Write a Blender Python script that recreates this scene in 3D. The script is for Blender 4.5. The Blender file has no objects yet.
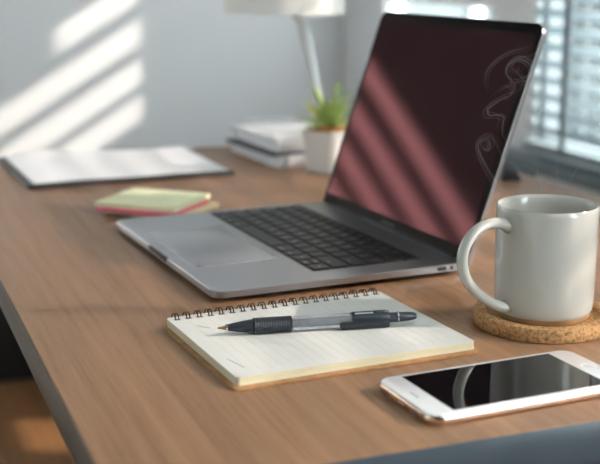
import bpy, bmesh, math, random
from mathutils import Vector, Matrix
R = random.Random(7)
scene = bpy.context.scene
COL = scene.collection
TZ = 0.74                                   # height of the desk top above the floor

# ------------------------------------------------------------------ camera
cam_d = bpy.data.cameras.new('camera'); cam = bpy.data.objects.new('camera', cam_d); COL.objects.link(cam)
_r = Vector((0.934989, -0.354675, -0.001094)); _u = Vector((0.079766, 0.207271, 0.975026)); _f = Vector((0.345590, 0.911726, -0.222088))
cam.matrix_world = Matrix(((_r.x, _u.x, -_f.x, -0.238957), (_r.y, _u.y, -_f.y, -0.809743), (_r.z, _u.z, -_f.z, 0.247250 + TZ), (0, 0, 0, 1)))
cam_d.sensor_width = 36; cam_d.sensor_fit = 'HORIZONTAL'; cam_d.lens = 1188.13 / 600 * 36
cam_d.clip_start = 0.02; cam_d.clip_end = 60
cam_d.dof.use_dof = True; cam_d.dof.focus_distance = 0.80; cam_d.dof.aperture_fstop = 7.0
scene.camera = cam

# ------------------------------------------------------------------ world, sun, exposure
world = bpy.data.worlds.new('sky'); scene.world = world; world.use_nodes = True
bg = world.node_tree.nodes['Background']; bg.inputs[0].default_value = (0.89, 0.925, 0.965, 1); bg.inputs[1].default_value = 3.0
sun_d = bpy.data.lights.new('sun', 'SUN'); sun_d.energy = 12.0; sun_d.angle = math.radians(1.2); sun_d.color = (1.0, 0.92, 0.83)
sun = bpy.data.objects.new('sun', sun_d); COL.objects.link(sun)
SUN = Vector((-1.0, 0.4, -0.6)).normalized()
sun.rotation_euler = SUN.to_track_quat('-Z', 'Y').to_euler(); sun.location = (3, -1, 3)
scene.view_settings.view_transform = 'Standard'; scene.view_settings.look = 'None'
scene.view_settings.gamma = 1; scene.view_settings.use_curve_mapping = False
scene.view_settings.exposure = 2.27

# ------------------------------------------------------------------ mesh helpers
class MB:
    def __init__(s): s.bm = bmesh.new(); s.mi = 0
    def face(s, vs):
        try:
            f = s.bm.faces.new(vs); f.material_index = s.mi; return f
        except ValueError:
            return None
    def box(s, x0, x1, y0, y1, z0, z1):
        v = [s.bm.verts.new(p) for p in ((x0,y0,z0),(x1,y0,z0),(x1,y1,z0),(x0,y1,z0),(x0,y0,z1),(x1,y0,z1),(x1,y1,z1),(x0,y1,z1))]
        for q in ((3,2,1,0),(4,5,6,7),(0,1,5,4),(1,2,6,5),(2,3,7,6),(3,0,4,7)): s.face([v[i] for i in q])
        return v
    def loft(s, rings, cap0=True, cap1=True, closed=True):
        rr = [[s.bm.verts.new(p) for p in ring] for ring in rings]
        n = len(rr[0])
        for a, b in zip(rr, rr[1:]):
            for i in range(n if closed else n - 1):
                j = (i + 1) % n; s.face((a[i], a[j], b[j], b[i]))
        if cap0: s.face(list(reversed(rr[0])))
        if cap1: s.face(rr[-1])
        return rr
    def tube(s, pts, rad, seg=10, cap=True, flat=1.0, up=None):
        pts = [Vector(p) for p in pts]; n = len(pts); rings = []; prev = None
        for i, p in enumerate(pts):
            t = (pts[min(i + 1, n - 1)] - pts[max(i - 1, 0)]).normalized()
            if prev is None:
                a = Vector(up) if up else (Vector((0, 0, 1)) if abs(t.z) < .9 else Vector((1, 0, 0)))
            else: a = prev
            a = (a - t * a.dot(t)).normalized(); prev = a; b = t.cross(a)
            r = rad(i / (n - 1)) if callable(rad) else rad
            rings.append([p + (a * math.cos(k * 2 * math.pi / seg) * flat + b * math.sin(k * 2 * math.pi / seg)) * r for k in range(seg)])
        s.loft(rings, cap, cap)
    def lathe(s, prof, seg=48, c=(0, 0, 0), cap0=False, cap1=False):
        s.loft([[(c[0] + r * math.cos(k * 2 * math.pi / seg), c[1] + r * math.sin(k * 2 * math.pi / seg), c[2] + z) for k in range(seg)] for r, z in prof], cap0, cap1)
    def build(s, name, mats, parent=None, bevel=0, seg=2, smooth=True, angle=35, loc=None, rot=None):
        bm = s.bm
        bmesh.ops.recalc_face_normals(bm, faces=bm.faces)
        if bevel:
            es = [e for e in bm.edges if len(e.link_faces) == 2 and e.calc_face_angle(0) > math.radians(40)]
            bmesh.ops.bevel(bm, geom=es, offset=bevel, segments=seg, profile=.5, affect='EDGES', clamp_overlap=True)
        me = bpy.data.meshes.new(name); bm.to_mesh(me); bm.free()
        for m in (mats if isinstance(mats, (list, tuple)) else [mats]): me.materials.append(m)
        if smooth:
            for p in me.polygons: p.use_smooth = True
            me.set_sharp_from_angle(angle=math.radians(angle))
        o = bpy.data.objects.new(name, me); COL.objects.link(o)
        if parent: o.parent = parent
        if loc: o.location = loc
        if rot: o.rotation_euler = rot
        return o

def rrect(w, d, r, inset=0.0, seg=8):
    """Rounded rectangle 0..w by 0..d, inset on all sides."""
    r = max(r - inset, 0.0005); pts = []
    for cx, cy, a0 in ((w - inset - r, inset + r, -90), (w - inset - r, d - inset - r, 0), (inset + r, d - inset - r, 90), (inset + r, inset + r, 180)):
        for k in range(seg + 1):
            a = math.radians(a0 + 90 * k / seg); pts.append((cx + r * math.cos(a), cy + r * math.sin(a)))
    return pts
def rslab(mb, w, d, r, levels, seg=8, ox=0, oy=0):
    mb.loft([[(x + ox, y + oy, z) for x, y in rrect(w, d, r, ins, seg)] for z, ins in levels])
def catmull(pts, n=8):
    pts = [Vector(p) for p in pts]; q = [pts[0] * 2 - pts[1]] + pts + [pts[-1] * 2 - pts[-2]]; out = []
    for i in range(1, len(q) - 2):
        a, b, c, d = q[i - 1:i + 3]
        for k in range(n):
            t = k / n
            out.append(.5 * ((2 * b) + (c - a) * t + (2 * a - 5 * b + 4 * c - d) * t * t + (3 * b - a - 3 * c + d) * t ** 3))
    out.append(pts[-1]); return out
def text_mesh(body, size, align='CENTER'):
    c = bpy.data.curves.new('lettering', 'FONT'); c.body = body; c.size = size; c.align_x = align; c.align_y = 'CENTER'; c.resolution_u = 2
    o = bpy.data.objects.new('lettering', c); COL.objects.link(o)
    dg = bpy.context.evaluated_depsgraph_get(); me = bpy.data.meshes.new_from_object(o.evaluated_get(dg))
    bpy.data.objects.remove(o); bpy.data.curves.remove(c); return me
def add_text(mb, body, size, M, mi):
    me = text_mesh(body, size); me.transform(M); n0 = len(mb.bm.faces)
    mb.bm.from_mesh(me); mb.bm.faces.ensure_lookup_table()
    for f in mb.bm.faces[n0:]: f.material_index = mi
    bpy.data.meshes.remove(me)

def empty(name, loc, rz=0):
    o = bpy.data.objects.new(name, None); o.empty_display_size = .02; COL.objects.link(o); o.location = loc; o.rotation_euler = (0, 0, rz); return o
def tag(o, label, cat, group=None, kind=None):
    o['label'] = label; o['category'] = cat
    if group: o['group'] = group
    if kind: o['kind'] = kind
    return o
def struct(o): o['kind'] = 'structure'; return o

# ------------------------------------------------------------------ materials
def mat(name, col, rough=.5, metal=0.0, spec=.5, **kw):
    m = bpy.data.materials.new(name); m.use_nodes = True; b = m.node_tree.nodes['Principled BSDF']
    b.inputs['Base Color'].default_value = (*col, 1); b.inputs['Roughness'].default_value = rough
    b.inputs['Metallic'].default_value = metal; b.inputs['Specular IOR Level'].default_value = spec
    for k, v in kw.items(): b.inputs[k.replace('_', ' ')].default_value = v
    return m
def nodes(m): return m.node_tree.nodes, m.node_tree.links, m.node_tree.nodes['Principled BSDF']
def noise_mix(m, c1, c2, scale, stretch=(1, 1, 1), lo=.35, hi=.65, detail=6, bump=0, rough=.6):
    """Object-space noise between two colours, optional bump."""
    N, L, b = nodes(m)
    tc = N.new('ShaderNodeTexCoord'); mp = N.new('ShaderNodeMapping'); mp.inputs['Scale'].default_value = stretch
    nz = N.new('ShaderNodeTexNoise'); nz.inputs['Scale'].default_value = scale; nz.inputs['Detail'].default_value = detail; nz.inputs['Roughness'].default_value = rough
    cr = N.new('ShaderNodeValToRGB'); cr.color_ramp.elements[0].position = lo; cr.color_ramp.elements[1].position = hi
    cr.color_ramp.elements[0].color = (*c1, 1); cr.color_ramp.elements[1].color = (*c2, 1)
    L.new(tc.outputs['Object'], mp.inputs[0]); L.new(mp.outputs[0], nz.inputs[0]); L.new(nz.outputs[0], cr.inputs[0]); L.new(cr.outputs[0], b.inputs['Base Color'])
    if bump:
        bp = N.new('ShaderNodeBump'); bp.inputs['Strength'].default_value = bump; bp.inputs['Distance'].default_value = .001
        L.new(nz.outputs[0], bp.inputs['Height']); L.new(bp.outputs[0], b.inputs['Normal'])
    return m

def wood(name, dark, mid, light, rough, sx=1.0):
    """Veneer with its grain along Y: broad figure, fine pores and cathedral bands."""
    m = mat(name, mid, rough, spec=.4); N, L, b = nodes(m)
    tc = N.new('ShaderNodeTexCoord')
    def nz(scale, st, det, rg=.6):
        mp = N.new('ShaderNodeMapping'); mp.inputs['Scale'].default_value = st; n = N.new('ShaderNodeTexNoise')
        n.inputs['Scale'].default_value = scale; n.inputs['Detail'].default_value = det; n.inputs['Roughness'].default_value = rg
        L.new(tc.outputs['Object'], mp.inputs[0]); L.new(mp.outputs[0], n.inputs[0]); return n.outputs[0]
    fig = nz(7 * sx, (1, .22, 1), 3); pore = nz(260 * sx, (1, .035, 1), 5, .7); tone = nz(3, (1, .6, 1), 2)
    mp = N.new('ShaderNodeMapping'); mp.inputs['Scale'].default_value = (1, .10, 1); wv = N.new('ShaderNodeTexWave'); wv.wave_type = 'BANDS'; wv.bands_direction = 'X'
    wv.inputs['Scale'].default_value = 22 * sx; wv.inputs['Distortion'].default_value = 9; wv.inputs['Detail'].default_value = 3; wv.inputs['Detail Scale'].default_value = 1.2
    L.new(tc.outputs['Object'], mp.inputs[0]); L.new(mp.outputs[0], wv.inputs[0])
    def math_(op, a, v):
        q = N.new('ShaderNodeMath'); q.operation = op; L.new(a, q.inputs[0])
        if isinstance(v, (int, float)): q.inputs[1].default_value = v
        else: L.new(v, q.inputs[1])
        return q.outputs[0]
    t = math_('ADD', math_('MULTIPLY', fig, .30), math_('MULTIPLY', pore, .62)); t = math_('ADD', t, math_('MULTIPLY', wv.outputs[1], .07)); t = math_('ADD', t, math_('MULTIPLY', tone, .10))
    cr = N.new('ShaderNodeValToRGB'); e = cr.color_ramp.elements; e[0].position = .36; e[0].color = (*dark, 1); e[1].position = .72; e[1].color = (*light, 1)
    x = cr.color_ramp.elements.new(.53); x.color = (*mid, 1)
    L.new(t, cr.inputs[0]); L.new(cr.outputs[0], b.inputs['Base Color'])
    bp = N.new('ShaderNodeBump'); bp.inputs['Strength'].default_value = .12; bp.inputs['Distance'].default_value = .0006; L.new(pore, bp.inputs['Height']); L.new(bp.outputs[0], b.inputs['Normal'])
    return m

M_wall = noise_mix(mat('wall_paint', (.6, .62, .63), .75), (.765, .785, .805), (.785, .805, .825), 3, lo=.2, hi=.8)
M_white = mat('white_paint', (.78, .80, .80), .45)
M_floor = wood('floor_boards', (.10, .045, .018), (.17, .08, .032), (.26, .13, .055), .4, .5)
M_desk = wood('walnut_veneer', (.21, .112, .060), (.295, .163, .088), (.355, .208, .118), .42)
M_side_shade = wood('shade_toned_edge', (.075, .058, .044), (.10, .078, .058), (.13, .10, .075), .5)  # desk side wood darkened to stand in for shade
M_slate = noise_mix(mat('slate_lacquer', (.06, .08, .1), .3), (.052, .072, .092), (.064, .085, .107), 8, lo=.3, hi=.7)
M_black = mat('black_lacquer', (.008, .009, .012), .5)
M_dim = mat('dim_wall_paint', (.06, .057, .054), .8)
M_alu = mat('space_grey_aluminium', (.45, .455, .485), .30, .88)
M_alu_edge = mat('polished_aluminium_edge', (.50, .51, .54), .26, .9)
M_hinge = mat('black_plastic', (.012, .012, .013), .45)
M_key = mat('black_key', (.011, .011, .012), .38, spec=.35)
M_legend = mat('legend_white', (.62, .64, .66), .5)
M_pad = mat('trackpad_glass', (.44, .445, .47), .26, .7)
M_bez = mat('black_glass', (.006, .006, .0055), .35, spec=.02)
M_logo = mat('bezel_print', (.09, .09, .085), .5)
M_port = mat('port_black', (.004, .004, .004), .5)

def ar_glass():
    m = bpy.data.materials.new('anti_glare_glass'); m.use_nodes = True; N, L = m.node_tree.nodes, m.node_tree.links
    N.remove(N['Principled BSDF']); out = N['Material Output']
    d = N.new('ShaderNodeBsdfDiffuse'); d.inputs[0].default_value = (.0150, .0125, .0130, 1)
    g = N.new('ShaderNodeBsdfGlossy'); g.inputs[0].default_value = (.034, .0132, .0147, 1); g.inputs['Roughness'].default_value = .05
    a = N.new('ShaderNodeAddShader'); L.new(d.outputs[0], a.inputs[0]); L.new(g.outputs[0], a.inputs[1]); L.new(a.outputs[0], out.inputs[0]); return m
M_screen = ar_glass()
def pane_mat(name, tint, gloss=.06):
    m = bpy.data.materials.new(name); m.use_nodes = True; N, L = m.node_tree.nodes, m.node_tree.links
    N.remove(N['Principled BSDF']); out = N['Material Output']
    t = N.new('ShaderNodeBsdfTransparent'); t.inputs[0].default_value = (*tint, 1); g = N.new('ShaderNodeBsdfGlossy'); g.inputs['Roughness'].default_value = .02
    x = N.new('ShaderNodeMixShader'); x.inputs[0].default_value = gloss; L.new(t.outputs[0], x.inputs[1]); L.new(g.outputs[0], x.inputs[2]); L.new(x.outputs[0], out.inputs[0]); return m
M_pane = pane_mat('clear_pane', (.92, .96, .95)); M_tint = pane_mat('tinted_pane', (.36, .41, .42)); M_sun_dim = pane_mat('sun_dimming_pane', (.40, .39, .38)); M_sun_dim2 = pane_mat('near_dimming_pane', (.29, .28, .275))  # last two panes are invented to weaken the sun coming in

M_paper = noise_mix(mat('white_paper', (.80, .81, .82), .7, spec=.2), (.78, .80, .83), (.83, .84, .86), 20, lo=.3, hi=.7)
M_cream = mat('cream_paper_edge', (.72, .66, .47), .8, spec=.2)
M_kraft = noise_mix(mat('kraft_board', (.40, .22, .10), .75, spec=.2), (.36, .19, .085), (.46, .26, .12), 160, lo=.35, hi=.65)
M_wire = mat('black_wire', (.015, .015, .016), .28, .4)
M_rubber = mat('dark_blue_rubber', (.013, .018, .027), .38)
M_ink = mat('dark_ink', (.10, .10, .11), .6)
M_steel = mat('steel', (.55, .56, .58), .22, 1.0)
M_brass = mat('brass_tip', (.42, .30, .16), .3, 1.0)
M_clear = mat('smoky_clear_plastic', (.80, .84, .90), .12, Transmission_Weight=.85, IOR=1.35)
M_refill = mat('ink_refill', (.05, .06, .08), .4)
M_smoke = mat('smoky_dark_plastic', (.03, .038, .05), .22)
M_phone = mat('white_phone_glass', (.83, .84, .85), .12)
M_gold = mat('rose_gold_aluminium', (.78, .58, .47), .24, 1.0)
M_display = mat('phone_display_glass', (.004, .004, .005), .05, spec=.6)
M_slot = mat('grey_slot', (.36, .37, .38), .5)
M_glaze = mat('grey_green_glaze', (.52, .515, .475), .14, spec=.5, Coat_Weight=.35, Coat_Roughness=.05)
M_clay = noise_mix(mat('bare_clay', (.40, .24, .11), .8), (.36, .20, .085), (.48, .29, .13), 60)
M_coffee = mat('coffee', (.10, .06, .035), .12)
M_cork = noise_mix(mat('cork', (.5, .28, .13), .85, spec=.15), (.24, .115, .042), (.60, .35, .165), 420, lo=.30, hi=.58, detail=3, bump=.6)
M_ynote = mat('pale_green_note_paper', (.84, .85, .56), .75, spec=.2)
M_pnote = mat('coral_pink_note_paper', (.86, .20, .26), .75, spec=.2)
M_cnote = mat('cream_note_paper', (.86, .74, .48), .75, spec=.2)
M_board = mat('black_clipboard', (.016, .02, .024), .4)
M_pot = mat('white_ceramic', (.78, .76, .73), .35)
M_soil = noise_mix(mat('bark_chips', (.35, .16, .05), .9), (.22, .09, .03), (.62, .30, .08), 220, lo=.35, hi=.65)
M_leaf = noise_mix(mat('succulent_green', (.20, .34, .08), .45), (.26, .42, .11), (.60, .68, .30), 40, lo=.35, hi=.7)
M_leafy = noise_mix(mat('succulent_yellow', (.45, .5, .10), .45), (.40, .45, .09), (.62, .58, .16), 40)
M_shade = mat('white_lamp_shade', (.80, .79, .76), .7, spec=.2)
M_lampmetal = mat('pale_grey_metal', (.62, .64, .65), .35, .2)
M_navy = mat('navy_folder', (.05, .06, .09), .5)
M_slat = mat('blind_slat', (.13, .165, .185), .45)
M_frame = mat('dark_window_frame', (.05, .062, .07), .5)
M_cord = mat('blind_tape', (.14, .18, .2), .8)
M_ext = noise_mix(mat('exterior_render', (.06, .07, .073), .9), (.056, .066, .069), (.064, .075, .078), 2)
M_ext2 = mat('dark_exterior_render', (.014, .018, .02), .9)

# ------------------------------------------------------------------ room
def Z(z): return z + TZ
mb = MB(); mb.box(-3.2, 1.0, -3.0, 2.16, -.03, 0); struct(mb.build('floor', M_floor, smooth=False))
mb = MB(); mb.box(-.05, 1.06, 2.10, 2.16, 0, 2.6); struct(mb.build('wall_back', M_wall, smooth=False))
a40 = math.radians(40); L40 = 1.75
mb = MB()
p0 = Vector((-.05, 2.10, 0)); p1 = p0 + Vector((-math.cos(a40), -math.sin(a40), 0)) * L40; nn = Vector((-math.sin(a40), math.cos(a40), 0)) * .06
mb.loft([[(q.x, q.y, z) for q in (p0, p0 + nn, p1 + nn, p1)] for z in (0, 2.6)]); struct(mb.build('wall_unseen_slant', M_wall, smooth=False))  # unseen wall, slanted so its sun stripes mirror in the laptop display
mb = MB(); LW = (-.40, .30, -.02, .72)
for q in ((-2.4, LW[0], -TZ, 2.6 - TZ), (LW[1], p1.y + .04, -TZ, 2.6 - TZ), (LW[0], LW[1], -TZ, LW[2]), (LW[0], LW[1], LW[3], 2.6 - TZ)): mb.box(p1.x - .06, p1.x, q[0], q[1], Z(q[2]), Z(q[3]))
struct(mb.build('wall_left', M_dim, smooth=False))
mb = MB(); mb.box(p1.x - .06, 1.06, -2.46, -2.4, 0, 2.6); struct(mb.build('wall_front', M_dim, smooth=False))

mb = MB(); mb.box(-3.2, 1.06, -2.46, 2.16, 2.6, 2.66); struct(mb.build('ceiling', M_white, smooth=False))
# right-hand wall: everything but its openings (y0, y1, z0, z1 measured from the desk top)
OPEN = [(1.33, 1.855, .02, .165), (1.62, 1.91, .187, .60), (.50, 1.16, -.105, .34), (.35, 1.35, 1.08, 1.50), (-1.1, .40, .30, .95), (1.14, 1.34, -.24, -.145), (-2.3, -1.22, -.2, 1.7)]
ys = sorted({-2.4, 2.16} | {v for o in OPEN for v in o[:2]}); zs = sorted({-TZ, 2.6 - TZ} | {v for o in OPEN for v in o[2:]})
mb = MB()
for y0, y1 in zip(ys, ys[1:]):
    for z0, z1 in zip(zs, zs[1:]):
        ym, zm = (y0 + y1) / 2, (z0 + z1) / 2
        if not any(o[0] < ym < o[1] and o[2] < zm < o[3] for o in OPEN): mb.box(.99, 1.04, y0, y1, Z(z0), Z(z1))
struct(mb.build('wall_right', M_wall, smooth=False))

mb = MB(); mb.box(p1.x - .04, p1.x - .034, LW[0], LW[1], Z(LW[2]), Z(LW[3])); struct(mb.build('window_8', M_tint, smooth=False))
def framed_pane(n, y0, y1, z0, z1, fr, pane, mull=(), fm=None):
    mb = MB(); mb.box(1.022, 1.026, y0, y1, Z(z0), Z(z1)); w = struct(mb.build('window_%d' % n, pane, smooth=False))
    mb = MB()
    for a, b, c, d in [(y0, y1, z0, z0 + fr), (y0, y1, z1 - fr, z1), (y0, y0 + fr, z0 + fr, z1 - fr), (y1 - fr, y1, z0 + fr, z1 - fr)] + [(m0, m1, z0 + fr, z1 - fr) for m0, m1 in mull]:
        mb.box(1.0, 1.03, a, b, Z(c), Z(d))
    mb.build('window_frame', fm or M_white, w, smooth=False); return w
framed_pane(1, 1.33, 1.855, .02, .165, .012, M_pane, [(1.442, 1.456)])
framed_pane(2, 1.62, 1.91, .187, .60, .004, M_sun_dim)
framed_pane(3, .50, 1.16, -.105, .34, .02, M_pane, (), M_frame)
framed_pane(4, .35, 1.35, 1.08, 1.50, .004, pane_mat('bare_pane', (.97, .97, .97), .02))
framed_pane(5, -1.1, .40, .30, .95, .02, M_sun_dim2)
framed_pane(6, 1.14, 1.34, -.24, -.145, .004, M_sun_dim)
framed_pane(7, -2.3, -1.22, -.2, 1.7, .04, M_pane)  # unseen opening added for soft sky fill from front-right

# shutters whose gaps let the sun through in bands
def shutter(label, y0, y1, z0, z1, gaps, extra=()):
    root = empty('window_shutter', (.985, y0, Z(z0))); tag(root, label, 'shutter')
    z = z0
    for g0, g1 in sorted(gaps) + [(z1, z1)]:
        if g0 - z > .002:
            b = MB(); b.box(0, .004, 0, y1 - y0, z - z0, g0 - z0); b.build('slat', M_slat, root, smooth=False)
        z = g1
    for a in (-.03, y1 - y0):
        b = MB(); b.box(-.002, .005, a, a + .03, 0, z1 - z0); b.build('stile', M_white, root, smooth=False)
    for e in extra:
        b = MB(); b.box(0, .004, e[0] - y0, e[1] - y0, e[2] - z0, e[3] - z0); b.build('slat', M_slat, root, smooth=False)
    return root
shutter('wide slatted white shutter beside the corner, above the pale transom window', 1.64, 1.884, .185, .605,
        [(.188, .252), (.276, .342), (.373, .439), (.477, .543)], [(1.64, 1.80, .477, .543)])
shutter('slatted white shutter high on the window wall', .40, 1.30, 1.08, 1.50, [(k + .585 - .0175, k + .585 + .0175) for k in (.565, .642, .722, .809)])

def blind(label, y0, y1, z0, z1, pitch, width, tilt, tapes, x=.975):
    root = empty('venetian_blind', (x, y0, Z(z0))); tag(root, label, 'blind'); n = int((z1 - z0) / pitch)
    b = MB(); b.box(-.0125, .0125, 0, y1 - y0, 0, .014); b.build('bottom_rail', M_slat, root, bevel=.002)
    b = MB(); b.box(-.0125, .0125, 0, y1 - y0, z1 - z0 - .02, z1 - z0); b.build('head_rail', M_slat, root, bevel=.002)
    c, s = math.cos(tilt) * width / 2, math.sin(tilt) * width / 2
    b = MB()
    for k in range(1, n):
        zz = k * pitch + .006; rings = []
        for y in (.002, y1 - y0 - .002): rings.append([(-c, y, zz - s), (0, y, zz + .0015), (c, y, zz + s), (c, y, zz + s + .0008), (0, y, zz + .0025), (-c, y, zz - s + .0008)])
        b.loft(rings)
    b.build('slats', M_slat, root, smooth=False)
    for t in tapes:
        b = MB(); b.box(-.0135, -.0125, t - y0 - .009, t - y0 + .009, 0, z1 - z0); b.build('ladder_tape', M_cord, root, smooth=False)
    return root
blind('grey-blue venetian blind with bright daylight between its slats', .52, 1.155, -.10, .34, .031, .027, math.radians(-38), [.62, 1.02])
blind('long venetian blind beside the near end of the desk', -1.08, .38, .31, .945, .034, .026, math.radians(14), [-.9, -.4, .1])
mb = MB(); mb.box(.93, .99, .46, 1.30, Z(-.135), Z(-.112)); struct(mb.build('trim_1', M_slat, bevel=.003))
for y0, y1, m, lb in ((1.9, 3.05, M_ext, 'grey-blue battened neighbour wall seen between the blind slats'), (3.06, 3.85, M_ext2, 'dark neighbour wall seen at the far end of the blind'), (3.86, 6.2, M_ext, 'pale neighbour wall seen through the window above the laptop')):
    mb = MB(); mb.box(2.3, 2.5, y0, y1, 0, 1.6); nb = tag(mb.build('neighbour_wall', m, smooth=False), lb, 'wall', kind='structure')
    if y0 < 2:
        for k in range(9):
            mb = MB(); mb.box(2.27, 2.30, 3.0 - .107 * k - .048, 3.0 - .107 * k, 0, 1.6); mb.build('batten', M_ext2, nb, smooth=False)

# low black cabinet under the back wall
cb = empty('low_cabinet', (.35, 1.98, 0)); tag(cb, 'low black cabinet on the floor by the back wall, behind the desk', 'cabinet')
mb = MB(); mb.box(-.38, .55, -.02, .10, .06, .44); mb.build('body', M_black, cb, bevel=.004)
for x in (-.38, -.07, .24):
    mb = MB(); mb.box(x + .004, x + .306, -.036, -.0205, .065, .435); mb.build('door', M_black, cb, bevel=.002)
mb = MB(); mb.box(-.36, .53, 0, .09, 0, .06); mb.build('plinth', M_black, cb)

# ------------------------------------------------------------------ desk
DX0, DX1, DY0, DY1 = -.1375, .507, -.2915, .742
desk = empty('desk', (0, 0, 0)); tag(desk, 'walnut desk with slate-blue end edge and steel legs under the laptop', 'desk')
mb = MB(); mb.box(DX0, DX1, DY0 + .0012, DY1, Z(-.025), Z(0)); mb.build('tabletop', M_desk, desk, bevel=.0012)
mb = MB(); mb.box(DX0 + .0006, DX1 - .0006, DY0, DY0 + .0011, Z(-.0243), Z(-.0007)); eb = mb.build('end_edge_band', M_slate, desk, bevel=.0004); eb['label'] = 'slate-blue end edge'
for ex in (DX0 - .0010, DX1 - .0001):  # thin strips added; their dark tone paints in the shade
    mb = MB(); mb.box(ex, ex + .0011, DY0 + .0013, DY1 - .0013, Z(-.0243), Z(-.0008)); mb.build('shaded_side_edge', M_side_shade, desk, bevel=.0003)['label'] = 'side edge with shade put into its grey-brown colour'
for lx, ly in ((DX0 + .02, DY0 + .03), (DX1 - .07, DY0 + .03), (DX0 + .19, DY1 - .08), (DX1 - .07, DY1 - .08)):
    mb = MB(); mb.box(lx, lx + .045, ly, ly + .045, 0, Z(-.025)); mb.build('leg', M_slate, desk, bevel=.002)
mb = MB()
mb.box(DX0 + .066, DX1 - .071, DY0 + .04, DY0 + .06, Z(-.075), Z(-.0255)); mb.box(DX0 + .236, DX1 - .071, DY1 - .07, DY1 - .05, Z(-.075), Z(-.0255))
mb.box(DX1 - .06, DX1 - .04, DY0 + .076, DY1 - .081, Z(-.075), Z(-.0255))
mb.build('under_frame', M_slate, desk)

# ------------------------------------------------------------------ laptop
W, D, T = .2759, .2165, .0100
lap = empty('laptop', (0, 0, TZ), .0547); tag(lap, 'open grey laptop on the desk with sun stripes in its dark screen', 'laptop')
mb = MB(); rslab(mb, D, W, .011, [(.0014, .014), (.0026, .006), (.0040, .0012), (.0048, 0), (T - .0006, 0), (T, .0006)], 10)
base = mb.build('base', M_alu, lap, angle=28)
for fx, fy in ((.02, .02), (.02, W - .02), (D - .02, .02), (D - .02, W - .02)):
    mb = MB(); mb.lathe([(.0052, 0), (.006, .0003), (.006, .002)], 16, (fx, fy, 0), True, True); mb.build('rubber_foot', M_hinge, base)
mb = MB(); rslab(mb, .0022, .050, .001, [(T - .0035, 0), (T + .00015, 0)], 4, -.0006, W / 2 - .025); mb.build('lid_notch', M_hinge, base)
# ports on the right-hand side
def slot(mb, x, z, w, h, y=-.0003):
    mb.loft([[(x + px - w / 2, yy, z + pz - h / 2) for px, pz in rrect(w, h, h * .49, 0, 5)] for yy in (y, y + .004)])
mb = MB(); slot(mb, .1935, .0073, .0086, .0030); mb.build('charging_port', M_port, base)
mb = MB(); slot(mb, .2025, .0073, .0028, .0028); mb.build('headphone_socket', M_port, base)
mb = MB(); rslab(mb, .0712, .138, .003, [(T - .001, 0), (T + .0001, 0), (T + .00025, .0003)], 5, .0118, .0745); mb.build('trackpad', M_pad, lap)
# keyboard
K = .0166; KX = .0925; KYL = .2665
mb = MB(); rslab(mb, 5.78 * K + .0016, 14.5 * K + .0016, .002, [(T - .002, 0), (T + .00005, 0)], 4, KX - .0008, KYL - 14.5 * K - .0008); kb = mb.build('keyboard', M_hinge, lap)
rows = [
    [('fn', 1), ('control', 1), ('option', 1), ('command', 1.25), ('', 5), ('command', 1.25), ('option', 1), ('\u2190', 1), ('ud', 1), ('\u2192', 1)],
    [('shift', 2.25)] + [(c, 1) for c in 'ZXCVBNM,./'] + [('shift', 2.25)],
    [('caps lock', 1.75)] + [(c, 1) for c in "ASDFGHJKL;'"] + [('return', 1.75)],
    [('tab', 1.5)] + [(c, 1) for c in 'QWERTYUIOP[]'] + [('\\', 1)],
    [(c, 1) for c in '`1234567890-='] + [('delete', 1.5)],
    [('esc', 1.5)] + [('F%d' % k, 1) for k in range(1, 13)] + [('', 1)]]
def key(x0, x1, yl, yr, legend):
    mb = MB(); g = .0011
    rslab(mb, x1 - x0 - 2 * g, yl - yr - 2 * g, .0014, [(T + .0001, 0), (T + .0010, .0001), (T + .0013, .0005)], 4, x0 + g, yr + g)
    if legend:
        big = len(legend) == 1; sz = .0058 if big else .0030 if len(legend) < 4 else .0026
        M = Matrix.Translation(((x0 + x1) / 2 - (0 if big else .003 if x1 - x0 > .01 else 0), (yl + yr) / 2, T + .00134)) @ Matrix(((0, 1, 0, 0), (-1, 0, 0, 0), (0, 0, 1, 0), (0, 0, 0, 1)))
        add_text(mb, legend, sz, M, 1)
    mb.build('key', [M_key, M_legend], kb)
x = KX
for ri, row in enumerate(rows):
    h = K if ri < 5 else K * .78; y = KYL
    for leg, w in row:
        if leg == 'ud':
            key(x, x + h * .53, y, y - K, '\u2193'); key(x + h * .47, x + h, y, y - K, '\u2191')
        else: key(x, x + h, y, y - w * K, leg)
        y -= w * K
    x += h
# lid, tilted back about the hinge
LA, LD, HX, HZ = .3366, .2002, .2171, .0098
mb = MB(); 
def lid_loop(w, z0, z1, r, rb, ins, oy=0):
    pts = []
    for cy, cz, a0, q in ((w - ins, z0 + ins, -90, rb), (w - ins, z1 - ins, 0, r), (ins, z1 - ins, 90, r), (ins, z0 + ins, 180, rb)):
        q = max(q - ins, .0004); ccy = cy - q if cy > w / 2 else cy + q; ccz = cz - q if cz > .1 else cz + q
        for k in range(9):
            a = math.radians(a0 + 90 * k / 8); pts.append((ccy + q * math.cos(a) + oy, ccz + q * math.sin(a)))
    return pts
rings = [[(xx, y, z) for y, z in lid_loop(W, -.0022, LD, .0105, .002, ins)] for xx, ins in ((.0, 0), (.0034, 0), (.0044, .0006), (.0047, .003))]
mb.loft(rings); lid = mb.build('lid', M_alu_edge, lap, angle=40, loc=(HX, 0, HZ), rot=(0, LA, 0))
mb = MB(); mb.loft([[(xx, y, z) for y, z in lid_loop(W - .0012, -.0016, LD - .0006, .0099, .0015, 0, .0006)] for xx in (-.0005, .0)]); bez = mb.build('bezel', M_bez, lid)
mb = MB(); mb.box(-.0007, -.0005, .0065, W - .0065, .0105, LD - .0095); mb.build('display', M_screen, lid, smooth=False)
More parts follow.
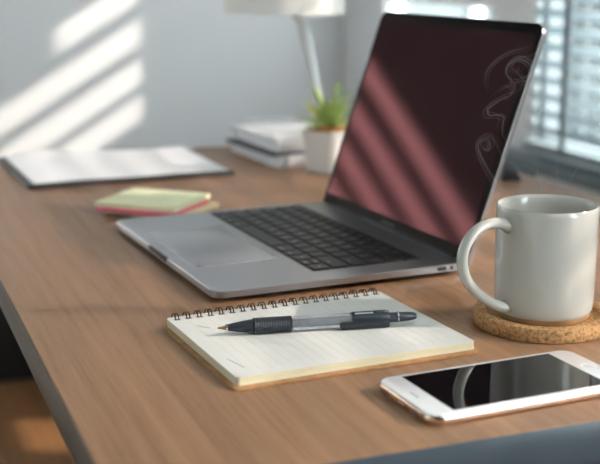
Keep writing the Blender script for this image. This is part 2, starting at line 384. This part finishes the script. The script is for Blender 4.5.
mb = MB(); mb.box(-.0004, -.0003, W / 2 - .001, W / 2 + .001, LD - .0062, LD - .0042); mb.build('webcam', M_port, bez, smooth=False)
mb = MB(); add_text(mb, 'MacBook Pro', .0042, Matrix.Translation((-.00056, W / 2, .0048)) @ Matrix(((0, 0, -1, 0), (-1, 0, 0, 0), (0, 1, 0, 0), (0, 0, 0, 1))), 0)
lg = mb.build('chin_lettering', M_logo, bez, smooth=False); lg['label'] = 'small grey lettering on the lower bezel'
mb = MB(); mb.tube([(HX + .0005, .02, HZ - .0012), (HX + .0005, W - .02, HZ - .0012)], .0030, 14); mb.build('hinge', M_hinge, lap)

# ------------------------------------------------------------------ notepad
pad = empty('notepad', (-.0386, -.1750, TZ), .0641); tag(pad, 'wire-bound ruled notepad with kraft back cover lying before the laptop', 'notepad')
PL, PW = .1659, .1345
mb = MB(); rslab(mb, PL + .005, PW + .001, .004, [(0, .0003), (.0004, 0), (.0018, 0), (.0022, .0003)], 5, -.003, -.003); mb.build('back_cover', M_kraft, pad)
mb = MB()
for k in range(9):                          # page block in thin leaves so its edge reads as paper
    z0 = .0023 + k * .00056; j = R.uniform(-.0004, .0004)
    rslab(mb, PL + j, PW - .002, .0025, [(z0, 0), (z0 + .00053, 0)], 4, 0, R.uniform(-.0003, .0003))
mb.build('page_block', M_cream, pad, smooth=False)
mpg = noise_mix(mat('ruled_page', (.80, .80, .74), .75, spec=.2), (.66, .66, .625), (.685, .685, .65), 30, lo=.3, hi=.7)
mb = MB(); rslab(mb, PL, PW - .0015, .003, [(.0073, 0), (.0076, 0)], 4)
mb.mi = 1
xx = .012
while xx < PL - .006:
    mb.box(xx, xx + .0004, .006, PW - .014, .0076, .00764); xx += .0071
mb.mi = 2                                    # faint pencil squiggles
def squiggle(x0, y0, n, amp, dx, dy):
    pts = []
    for k in range(n): pts.append((x0 + dx * k + (amp if k % 2 else -amp) * abs(dy) / (abs(dx) + abs(dy) + 1e-9), y0 + dy * k + (amp if k % 2 else -amp) * abs(dx) / (abs(dx) + abs(dy) + 1e-9), .0077))
    mb.tube(catmull(pts, 4), .00014, 5)
squiggle(.0135, .107, 8, .0009, .0008, -.0012); squiggle(.0075, .034, 13, .0007, .0003, -.0016)
mb.build('ruled_page', [mpg, mat('rule_line', (.58, .61, .60), .8), mat('pencil_grey', (.33, .34, .33), .8)], pad, smooth=False)
bind = MB(); mbh = MB()
NR = 20
rings_parent = None
for k in range(NR):
    xr = .006 + k * (PL - .012) / (NR - 1)
    mb = MB()
    for dx in (-.0011, .0011):
        pts = [(xr + dx + .0004 * math.sin(a), PW - .0035 + .0050 * math.cos(a), .0048 + .0058 * math.sin(a)) for a in [math.radians(-70 + 262 * q / 18) for q in range(19)]]
        mb.tube(pts, .00042, 6)
    o = mb.build('wire_ring', M_wire, rings_parent or pad)
    mbh.box(xr - .0022, xr + .0022, PW - .0103, PW - .0073, .00762, .00766)
mbh.build('punched_holes', M_ink, pad, smooth=False)
bind.bm.free()

# ------------------------------------------------------------------ pen
pa, pb = Vector((-.0257, -.0945, 0)), Vector((.1086, -.1146, 0)); pd = (pb - pa); PLn = pd.length
pen = empty('ballpoint_pen', (pa.x, pa.y, TZ + .0076 + .0056), math.atan2(pd.y, pd.x)); tag(pen, 'black click ballpoint pen with clear ribbed barrel lying on the ruled notepad', 'pen')
pen.rotation_euler = (0, math.radians(.2), pen.rotation_euler.z)
def along(mb, prof, seg=24):
    mb.loft([[(x, r * math.cos(k * 2 * math.pi / seg), r * math.sin(k * 2 * math.pi / seg)) for k in range(seg)] for x, r in prof])
mb = MB(); along(mb, [(0, .0002), (.0004, .0006), (.0028, .0009), (.0055, .0017)]); mb.build('tip', M_brass, pen)
mb = MB(); along(mb, [(.0054, .0021), (.0066, .0022), (.0070, .0019)]); mb.build('tip_collar', M_steel, pen)
mb = MB(); along(mb, [(.0068, .0022), (.012, .0031), (.018, .0040), (.0235, .0046)]); mb.build('nose_cone', M_rubber, pen)
mb = MB()
pr = [(.0236, .0046), (.0240, .0054)]
for k in range(14): pr += [(.0246 + k * .0017, .0054), (.0252 + k * .0017, .0052), (.0257 + k * .0017, .0054)]
pr += [(.0490, .0054), (.0494, .0049)]; along(mb, pr); mb.build('rubber_grip', M_rubber, pen)
mb = MB(); pr = [(.0494, .0046)]
for k in range(22): pr += [(.0498 + k * .0018, .0049), (.0506 + k * .0018, .0047)]
pr += [(.0905, .0049)]; along(mb, pr); mb.build('clear_barrel', M_clear, pen)
mb = MB(); along(mb, [(.0494, .0021), (.0905, .0021)], 12); mb.build('ink_refill', M_refill, pen)
mb = MB(); along(mb, [(.0904, .0050), (.0910, .0054), (.1130, .0054), (.1160, .0050), (.1166, .0042)]); ub = mb.build('upper_barrel', M_smoke, pen)
mb = MB()
for row in range(2):
    for k in range(9): mb.box(.0925 + k * .0014, .0934 + k * .0014, -.0031 + row * .0019, -.0019 + row * .0019, .0046, .00535 - row * .0003)
mb.build('printed_mark', M_legend, ub, smooth=False)
mb = MB(); along(mb, [(.1166, .0034), (.1222, .0033)]); mb.build('neck', M_smoke, pen)
mb = MB(); along(mb, [(.1222, .0037), (.1232, .0037)]); mb.build('ring', M_steel, pen)
mb = MB(); along(mb, [(.1232, .0033), (.1300, .0031), (PLn - .0012, .0024), (PLn, .0018)]); mb.build('plunger', M_smoke, pen)
mb = MB(); rslab(mb, .034, .0042, .0012, [(.0, .0003), (.0004, 0), (.0018, 0), (.0022, .0004)], 4)
cl = mb.build('clip', M_rubber, pen, loc=(.0815, -.0046, -.0045), rot=(math.radians(90), 0, 0))

# ------------------------------------------------------------------ phone
ph = empty('smartphone', (.0410, -.2706, TZ), .0543); tag(ph, 'white smartphone with dark screen and rose gold frame near the desk edge', 'phone')
mb = MB(); rslab(mb, .138, .067, .0095, [(.0, .0022), (.0008, .0008), (.0022, .0001), (.0036, 0), (.0050, .0001), (.0060, .0006)], 10); fr = mb.build('frame', M_gold, ph, angle=60)
mb = MB(); rslab(mb, .1368, .0658, .009, [(.0060, .0001), (.0068, .0002), (.0071, .0007)], 10, .0006, .0006); fg = mb.build('front_glass', M_phone, ph, angle=60)
mb = MB(); rslab(mb, .1045, .0590, .0006, [(.0068, 0), (.00718, 0)], 2, .0165, .0040); mb.build('display', M_display, ph, smooth=False)
mb = MB(); mb.lathe([(.0054, .0066), (.0054, .00718), (.0049, .00722), (.0045, .00712), (.0003, .00705)], 32, (.1292, .0335, 0), False, True); mb.build('home_button', M_phone, fg)
mb = MB(); mb.loft([[(.0078 + a, .0285 + b, z) for a, b in rrect(.0014, .010, .0006, 0, 4)] for z in (.0068, .00716)]); mb.build('earpiece', M_slot, fg)
mb = MB()
for y in (.0165, .0500): mb.box(-.00025, .0012, y, y + .0008, .0012, .0056)
mb.box(-.0002, .001, .030, .036, .0030, .0040)
mb.build('antenna_lines', M_slot, fr, smooth=False)
mb = MB(); mb.loft([[(.060 + a, y, .0030 + b) for a, b in rrect(.011, .0016, .0007, 0, 4)] for y in (-.0004, .001)]); mb.build('side_button', M_gold, fr)

# ------------------------------------------------------------------ coaster and mug
CX, CY = .2018, -.1251
mb = MB(); mb.lathe([(.0455, 0), (.0472, .0006), (.0478, .002), (.0478, .0088), (.0470, .0100), (.0455, .0103), (.0405, .0103), (.0392, .0096), (.0388, .0072), (.0001, .0070)], 72, (0, 0, 0), True, True)
co = mb.build('cork_coaster', M_cork, loc=(CX, CY, TZ)); tag(co, 'round cork coaster with raised rim under the grey-green mug', 'coaster')
mug = empty('mug', (CX, CY, TZ + .0071)); tag(mug, 'grey-green glazed mug with a looped handle standing on a cork coaster', 'mug')
H = .0785
mb = MB()
mb.lathe([(.0322, .0042), (.0330, .0050), (.0337, .0075), (.0341, .013), (.0344, .03), (.0346, H - .0035), (.0345, H - .0012), (.0337, H), (.0327, H - .0003), (.0318, H - .0022), (.0312, H - .008), (.0308, .030), (.0296, .012), (.025, .0085), (.0002, .008)], 96, (0, 0, 0), False, True)
mb.build('body', M_glaze, mug, angle=60)
mb = MB(); mb.lathe([(.0295, 0), (.0312, .0003), (.0318, .0012), (.0322, .0043), (.026, .0043)], 72, (0, 0, 0), True, True); ft = mb.build('foot_ring', M_clay, mug); ft['label'] = 'unglazed tan foot'
mb = MB(); mb.lathe([(.0309, .034), (.0001, .034)], 48, (0, 0, 0), False, True); mb.build('coffee', M_coffee, mug)
ha = math.atan2(.354, -.935) + math.radians(28); hd = Vector((math.cos(ha), math.sin(ha), 0))
hp = [(.0325, .0655), (.0385, .0685), (.0490, .0695), (.0600, .0655), (.0680, .0565), (.0702, .0450), (.0665, .0335), (.0580, .0235), (.0480, .0160), (.0400, .0115), (.0325, .0095)]
pts = [hd * r + Vector((0, 0, z)) for r, z in catmull([(a, b, 0) for a, b in hp], 6) and [(v.x, v.y) for v in catmull([(a, b, 0) for a, b in hp], 6)]]
mb = MB(); mb.tube(pts, lambda t: .0043 + .0016 * (abs(2 * t - 1) ** 6), 16, True, .82, up=(0, 0, 1)); mb.build('handle', M_glaze, mug, angle=60)

# ------------------------------------------------------------------ sticky notes
def note_pad(label, m, cx, cy, w, d, rz, z0, h, curl=0):
    mb = MB(); n = 6
    for k in range(n):
        za = z0 + h * k / n; zb = z0 + h * (k + .94) / n; jx, jy = R.uniform(-.0004, .0004), R.uniform(-.0004, .0004)
        mb.box(-w / 2 + jx, w / 2 + jx, -d / 2 + jy, d / 2 + jy, za, zb)
    o = mb.build('sticky_note_pad', m, smooth=False, loc=(cx, cy, TZ), rot=(0, 0, rz)); return tag(o, label, 'sticky notes', 'stacked sticky note pads')
note_pad('cream orange sticky note pad at the bottom of the pile, mostly hidden', M_cnote, .0505, .3490, .083, .080, math.radians(-52), .0001, .0052)
note_pad('coral pink sticky note pad poking out under the pale green one', M_pnote, .0400, .3440, .086, .080, math.radians(-44), .0054, .0032)
note_pad('pale yellow-green sticky note pad on top of the pile', M_ynote, .0420, .3520, .0890, .0800, math.radians(-42.3), .0087, .0046)

# ------------------------------------------------------------------ clipboard and sheet
cbd = empty('clipboard', (-.0620, .5110, TZ), math.radians(1.5)); tag(cbd, 'black clipboard lying flat at the far end of the desk under white paper', 'clipboard')
mb = MB(); rslab(mb, .2460, .2200, .008, [(0, .0006), (.0006, 0), (.0034, 0), (.0040, .0006)], 6); mb.build('board', M_board, cbd)
mb = MB(); mb.box(.085, .165, .205, .216, .0040, .0056); mb.build('clip', M_board, cbd, bevel=.001)
mb = MB(); nx, ny = 18, 14; top = []
for i in range(nx + 1):
    col = []
    for j in range(ny + 1):
        u, v = i / nx, j / ny; z = .0043 + .0030 * max(0, v - .55) ** 1.5 * 3 * (1 - .4 * u) + .0006 * math.sin(u * 6 + v * 3) ** 2
        if v > .82: z += .0055 * (v - .82) / .18 * (.5 + .5 * math.sin(u * 5 + .8)) * (u > .0)
        col.append((.004 + u * .232 - v * .004, .010 + v * .183, z))
    top.append(col)
vt = [[mb.bm.verts.new(p) for p in c] for c in top]; vb = [[mb.bm.verts.new((p[0], p[1], p[2] - .00025)) for p in c] for c in top]
for i in range(nx):
    for j in range(ny):
        mb.face((vt[i][j], vt[i + 1][j], vt[i + 1][j + 1], vt[i][j + 1])); mb.face((vb[i][j], vb[i][j + 1], vb[i + 1][j + 1], vb[i + 1][j]))
for i in range(nx):
    for j in (0, ny): mb.face((vt[i][j], vt[i + 1][j], vb[i + 1][j], vb[i][j]))
for j in range(ny):
    for i in (0, nx): mb.face((vt[i][j], vt[i][j + 1], vb[i][j + 1], vb[i][j]))
o = mb.build('paper_sheet', M_paper, loc=(-.0560, .5135, TZ), rot=(0, 0, math.radians(1.5))); tag(o, 'blank white sheet of paper lying on the black clipboard', 'paper')

# ------------------------------------------------------------------ document stack
def sheets(label, x0, y0, w, d, rz, z0, h, n, m=M_paper, nm='document_bundle', cat='papers', jig=.0015, lift=0):
    mb = MB()
    for k in range(n):
        za = z0 + h * k / n; zb = z0 + h * (k + .85) / n; jx, jy = R.uniform(-jig, jig), R.uniform(-jig, jig)
        v = mb.box(jx, w + jx, jy, d + jy, za, zb)
        if lift:
            for q in v:
                if q.co.x < w * .3: q.co.z += lift
    o = mb.build(nm, m, smooth=False, loc=(x0, y0, TZ), rot=(0, 0, rz)); return tag(o, label, cat, 'papers stacked beside the potted plant')
sheets('thick white document bundle at the bottom of the stack by the plant', .2460, .548, .078, .150, math.radians(4), .0001, .0125, 7)
sheets('dark navy folder slanting between the white bundles beside the plant', .2415, .556, .070, .140, math.radians(6), .0128, .0045, 1, M_navy, 'folder', 'folder')
sheets('white booklet with rounded bulky pages above the navy folder', .2500, .552, .072, .150, math.radians(3), .0176, .0110, 5, jig=.002)
sheets('loose white sheets fanned out over the booklet', .2520, .560, .074, .150, math.radians(5), .0285, .0065, 4, jig=.004)
sheets('topmost white sheet of the stack beside the plant', .2580, .590, .068, .140, math.radians(-3), .0350, .0022, 2, jig=.003)

# ------------------------------------------------------------------ potted plant
pt = empty('potted_succulent', (.296, .503, TZ), math.radians(-8)); tag(pt, 'small green succulent in a white faceted ceramic pot behind the laptop', 'plant')
def sq(h_, z, ch): return [(a * h_, b * h_, z) for a, b in ((1, -1 + ch), (1, 1 - ch), (1 - ch, 1), (-1 + ch, 1), (-1, 1 - ch), (-1, -1 + ch), (-1 + ch, -1), (1 - ch, -1))]
mb = MB(); mb.loft([sq(.0195, 0, .2), sq(.0205, .0015, .2), sq(.0248, .0500, .16), sq(.0240, .0510, .16), sq(.0226, .0510, .16), sq(.0218, .043, .16)], True, True); mb.build('pot', M_pot, pt, angle=25, rot=(0, 0, math.radians(38)))
mb = MB(); mb.loft([sq(.0219, .044, .16), sq(.0222, .0490, .16), sq(.018, .0545, .2), sq(.006, .0575, .3)], True, True)
for k in range(26):
    a = R.uniform(0, 6.28); r = .0195 * math.sqrt(R.random()); s = R.uniform(.0018, .0032); z = .0535
    mb.loft([[(r * math.cos(a) + s * f * math.cos(q), r * math.sin(a) + s * f * math.sin(q), z + s * h) for q in [j * 1.0472 for j in range(6)]] for f, h in ((.5, -.6), (1, 0), (.5, .7))])
mb.build('bark_mulch', M_soil, pt, rot=(0, 0, math.radians(38)))
def leaf(mb, az, lift, ln, wd, bend):
    n = 9; d = Vector((math.cos(az), math.sin(az), 0)); side = Vector((-d.y, d.x, 0)); rings = []; p = Vector((0, 0, .053)) + d * .003; e = lift
    for i in range(n):
        t = i / (n - 1); dr = d * math.cos(e) + Vector((0, 0, 1)) * math.sin(e); nr = -d * math.sin(e) + Vector((0, 0, 1)) * math.cos(e)
        w = wd * (.75 + .8 * t - 1.5 * t * t) if t < .95 else wd * .06; th = w * .30
        rings.append([p + side * w - nr * 0, p + nr * th * .55, p - side * w, p - nr * th]); p = p + dr * ln / (n - 1); e += bend / (n - 1)
    mb.loft(rings)
mb = MB(); my = MB()
for k in range(26):
    az = k * 2.39996 + R.uniform(-.2, .2); ring = k / 26; lift = 1.38 - ring * 1.15 + R.uniform(-.1, .1)
    leaf(my if k in (9, 14, 19, 22) else mb, az, lift, .054 - .010 * ring + R.uniform(-.005, .008), .0068, -.35 - .5 * ring + R.uniform(-.2, .4))
mb.build('leaves', M_leaf, pt, angle=50); lf = my.build('yellow_leaves', M_leafy, pt, angle=50); lf['label'] = 'yellowish leaves'

# ------------------------------------------------------------------ desk lamp
LX, LY = .369, .690
lamp = empty('desk_lamp', (LX, LY, TZ)); tag(lamp, 'white drum-shaded desk lamp on a slim grey post behind the plant', 'lamp')
mb = MB(); mb.lathe([(.040, 0), (.042, .001), (.042, .006), (.040, .0075), (.010, .0095), (.0085, .014)], 48, (0, 0, 0), True, True); mb.build('base', M_lampmetal, lamp)
mb = MB(); mb.tube([(0, 0, .010), (-.0115, .004, .060), (-.0315, .010, .160)], .0078, 14, True, .8, up=(0, 1, 0)); mb.build('post', M_lampmetal, lamp)
mb = MB(); mb.tube(catmull([(-.0312, .010, .158), (-.0335, .011, .168), (-.0400, .013, .178), (-.0520, .016, .196), (-.0530, .017, .235)], 6), .0060, 12); mb.build('elbow', M_lampmetal, lamp)
SC = (-.0545, .017, .180)
mb = MB(); mb.lathe([(.081, 0), (.0805, .001), (.073, .135), (.0735, .136), (.0715, .136), (.0715, .134), (.079, .002), (.079, 0), (.081, 0)], 64, SC); sh = mb.build('shade', M_shade, lamp, angle=50)
mb = MB(); mb.lathe([(.0150, .050), (.0155, .056), (.0150, .080), (.009, .084)], 24, SC, True, True); mb.build('bulb_holder', M_lampmetal, lamp)
mb = MB()
for k in range(3):
    a = k * 2.0944; mb.tube([(SC[0] + .012 * math.cos(a), SC[1] + .012 * math.sin(a), SC[2] + .07), (SC[0] + .0765 * math.cos(a), SC[1] + .0765 * math.sin(a), SC[2] + .045)], .0012, 6)
mb.build('shade_spider', M_lampmetal, sh)

# ------------------------------------------------------------------ small black stapler beyond the laptop
st = empty('stapler', (.480, .392, TZ), math.radians(65)); tag(st, 'small black stapler on the desk behind the steaming mug', 'stapler')
mb = MB(); rslab(mb, .060, .022, .004, [(0, .0005), (.0008, 0), (.004, 0), (.005, .0006)], 5, -.030, -.011); mb.build('base', M_board, st)
mb = MB(); mb.loft([[(xx, -.008, z0), (xx, .008, z0), (xx, .0065, z1), (xx, -.0065, z1)] for xx, z0, z1 in ((-.029, .0055, .009), (-.01, .006, .0135), (.015, .006, .015), (.028, .0052, .0135))]); mb.build('arm', M_board, st, bevel=.0015)
mb = MB(); mb.box(-.027, .025, -.005, .005, .0046, .0062); mb.build('magazine', M_steel, st)

# ------------------------------------------------------------------ steam above the mug
def steam_mat():
    m = bpy.data.materials.new('steam_vapour'); m.use_nodes = True; N, L = m.node_tree.nodes, m.node_tree.links
    N.remove(N['Principled BSDF']); out = N['Material Output']; v = N.new('ShaderNodeVolumeScatter'); v.inputs['Color'].default_value = (.97, .98, 1, 1); v.inputs['Density'].default_value = 85
    L.new(v.outputs[0], out.inputs['Volume']); return m
M_steam = steam_mat()
rv = Vector((.935, -.3547, 0)); fv = Vector((.3547, .935, 0)); mb = MB()
# a strand: (sideways, depth, height) in millimetres from the middle of the mug's mouth, with its thickness
ORG = Vector((CX, CY, TZ + .086))
def strand(pp, r, seg=6):
    for q in range(5):
        ph_, am, n = R.uniform(0, 6), (.0, .8, 1.5, 2.2, 3.0)[q], len(pp)
        pts = [ORG + rv * ((a + am * math.sin(i * .55 + ph_)) * .001) + fv * (b * .001 + q * .0006) + Vector((0, 0, (c + am * math.cos(i * .45 + ph_)) * .001)) for i, (a, b, c) in enumerate(pp)]
        mb.tube(catmull(pts, 7), lambda t: r * (.55, .45, .40, .36, .34)[q] * (.25 + .75 * math.sin(math.pi * min(max(t, .03), .97))), seg)
def spiral(cx, cz, r0, r1, a0, turns, depth, n=26):
    return [(cx + (r0 + (r1 - r0) * k / n) * math.cos(a0 + turns * 2 * math.pi * k / n), depth + 2 * k / n, cz + (r0 + (r1 - r0) * k / n) * math.sin(a0 + turns * 2 * math.pi * k / n)) for k in range(n + 1)]
def px(x, y, d=0): return ((x - 548) * .675, d, (205 - y) * .69 - .5)
strand([px(512, 196), px(505, 192), px(498, 186, 2), px(488, 172, 3), px(480, 158, 3), px(476, 148, 2), px(479, 141), px(486, 139), px(492, 144), px(496, 152), px(500, 160, -2)], .0011)
strand([px(*p) for p in ((478, 150), (479, 143), (484, 140), (488, 145), (486, 152), (482, 150), (482, 146))], .0012)
strand([px(*p) for p in ((506, 145), (500, 138), (499, 128), (500, 120), (494, 117), (485, 117), (484, 111), (491, 105), (499, 100), (507, 97), (508, 90), (502, 88), (497, 93))], .0012)
strand([px(*p) for p in ((484, 94), (481, 84), (483, 73), (491, 64), (502, 57), (515, 53), (528, 50))], .0009)
strand([px(*p) for p in ((500, 103), (505, 97), (509, 90), (506, 83), (501, 76), (503, 68), (512, 63), (522, 66), (526, 74), (520, 80), (513, 77), (513, 70))], .0013)
strand([px(*p) for p in ((489, 97), (497, 92), (505, 88), (512, 84), (519, 84), (525, 80), (527, 72), (522, 62), (530, 56))], .0010)
strand([px(*p) for p in ((507, 97), (515, 92), (518, 84), (512, 76), (506, 72), (508, 66), (517, 60), (526, 60))], .0009)
strand([px(*p) for p in ((532, 170), (534, 155), (530, 140), (533, 122), (538, 106), (537, 92), (533, 80), (538, 66))], .0011)
strand([px(*p) for p in ((543, 196), (540, 186), (536, 172), (537, 160))], .0009)
strand([px(*p) for p in ((541, 64), (548, 78), (556, 92), (566, 104), (572, 116))], .0010)
strand([px(*p) for p in ((556, 195), (557, 180), (555, 168), (558, 154))], .0009)
strand([px(*p) for p in ((560, 190), (568, 182), (574, 172), (580, 164), (586, 160), (588, 168), (583, 172), (580, 166))], .0010)
strand([px(*p) for p in ((548, 196), (545, 188), (549, 180), (553, 174))], .0008)
o = mb.build('steam', M_steam); tag(o, 'thin white steam curling up from the mug across the dark screen', 'steam', kind='stuff')
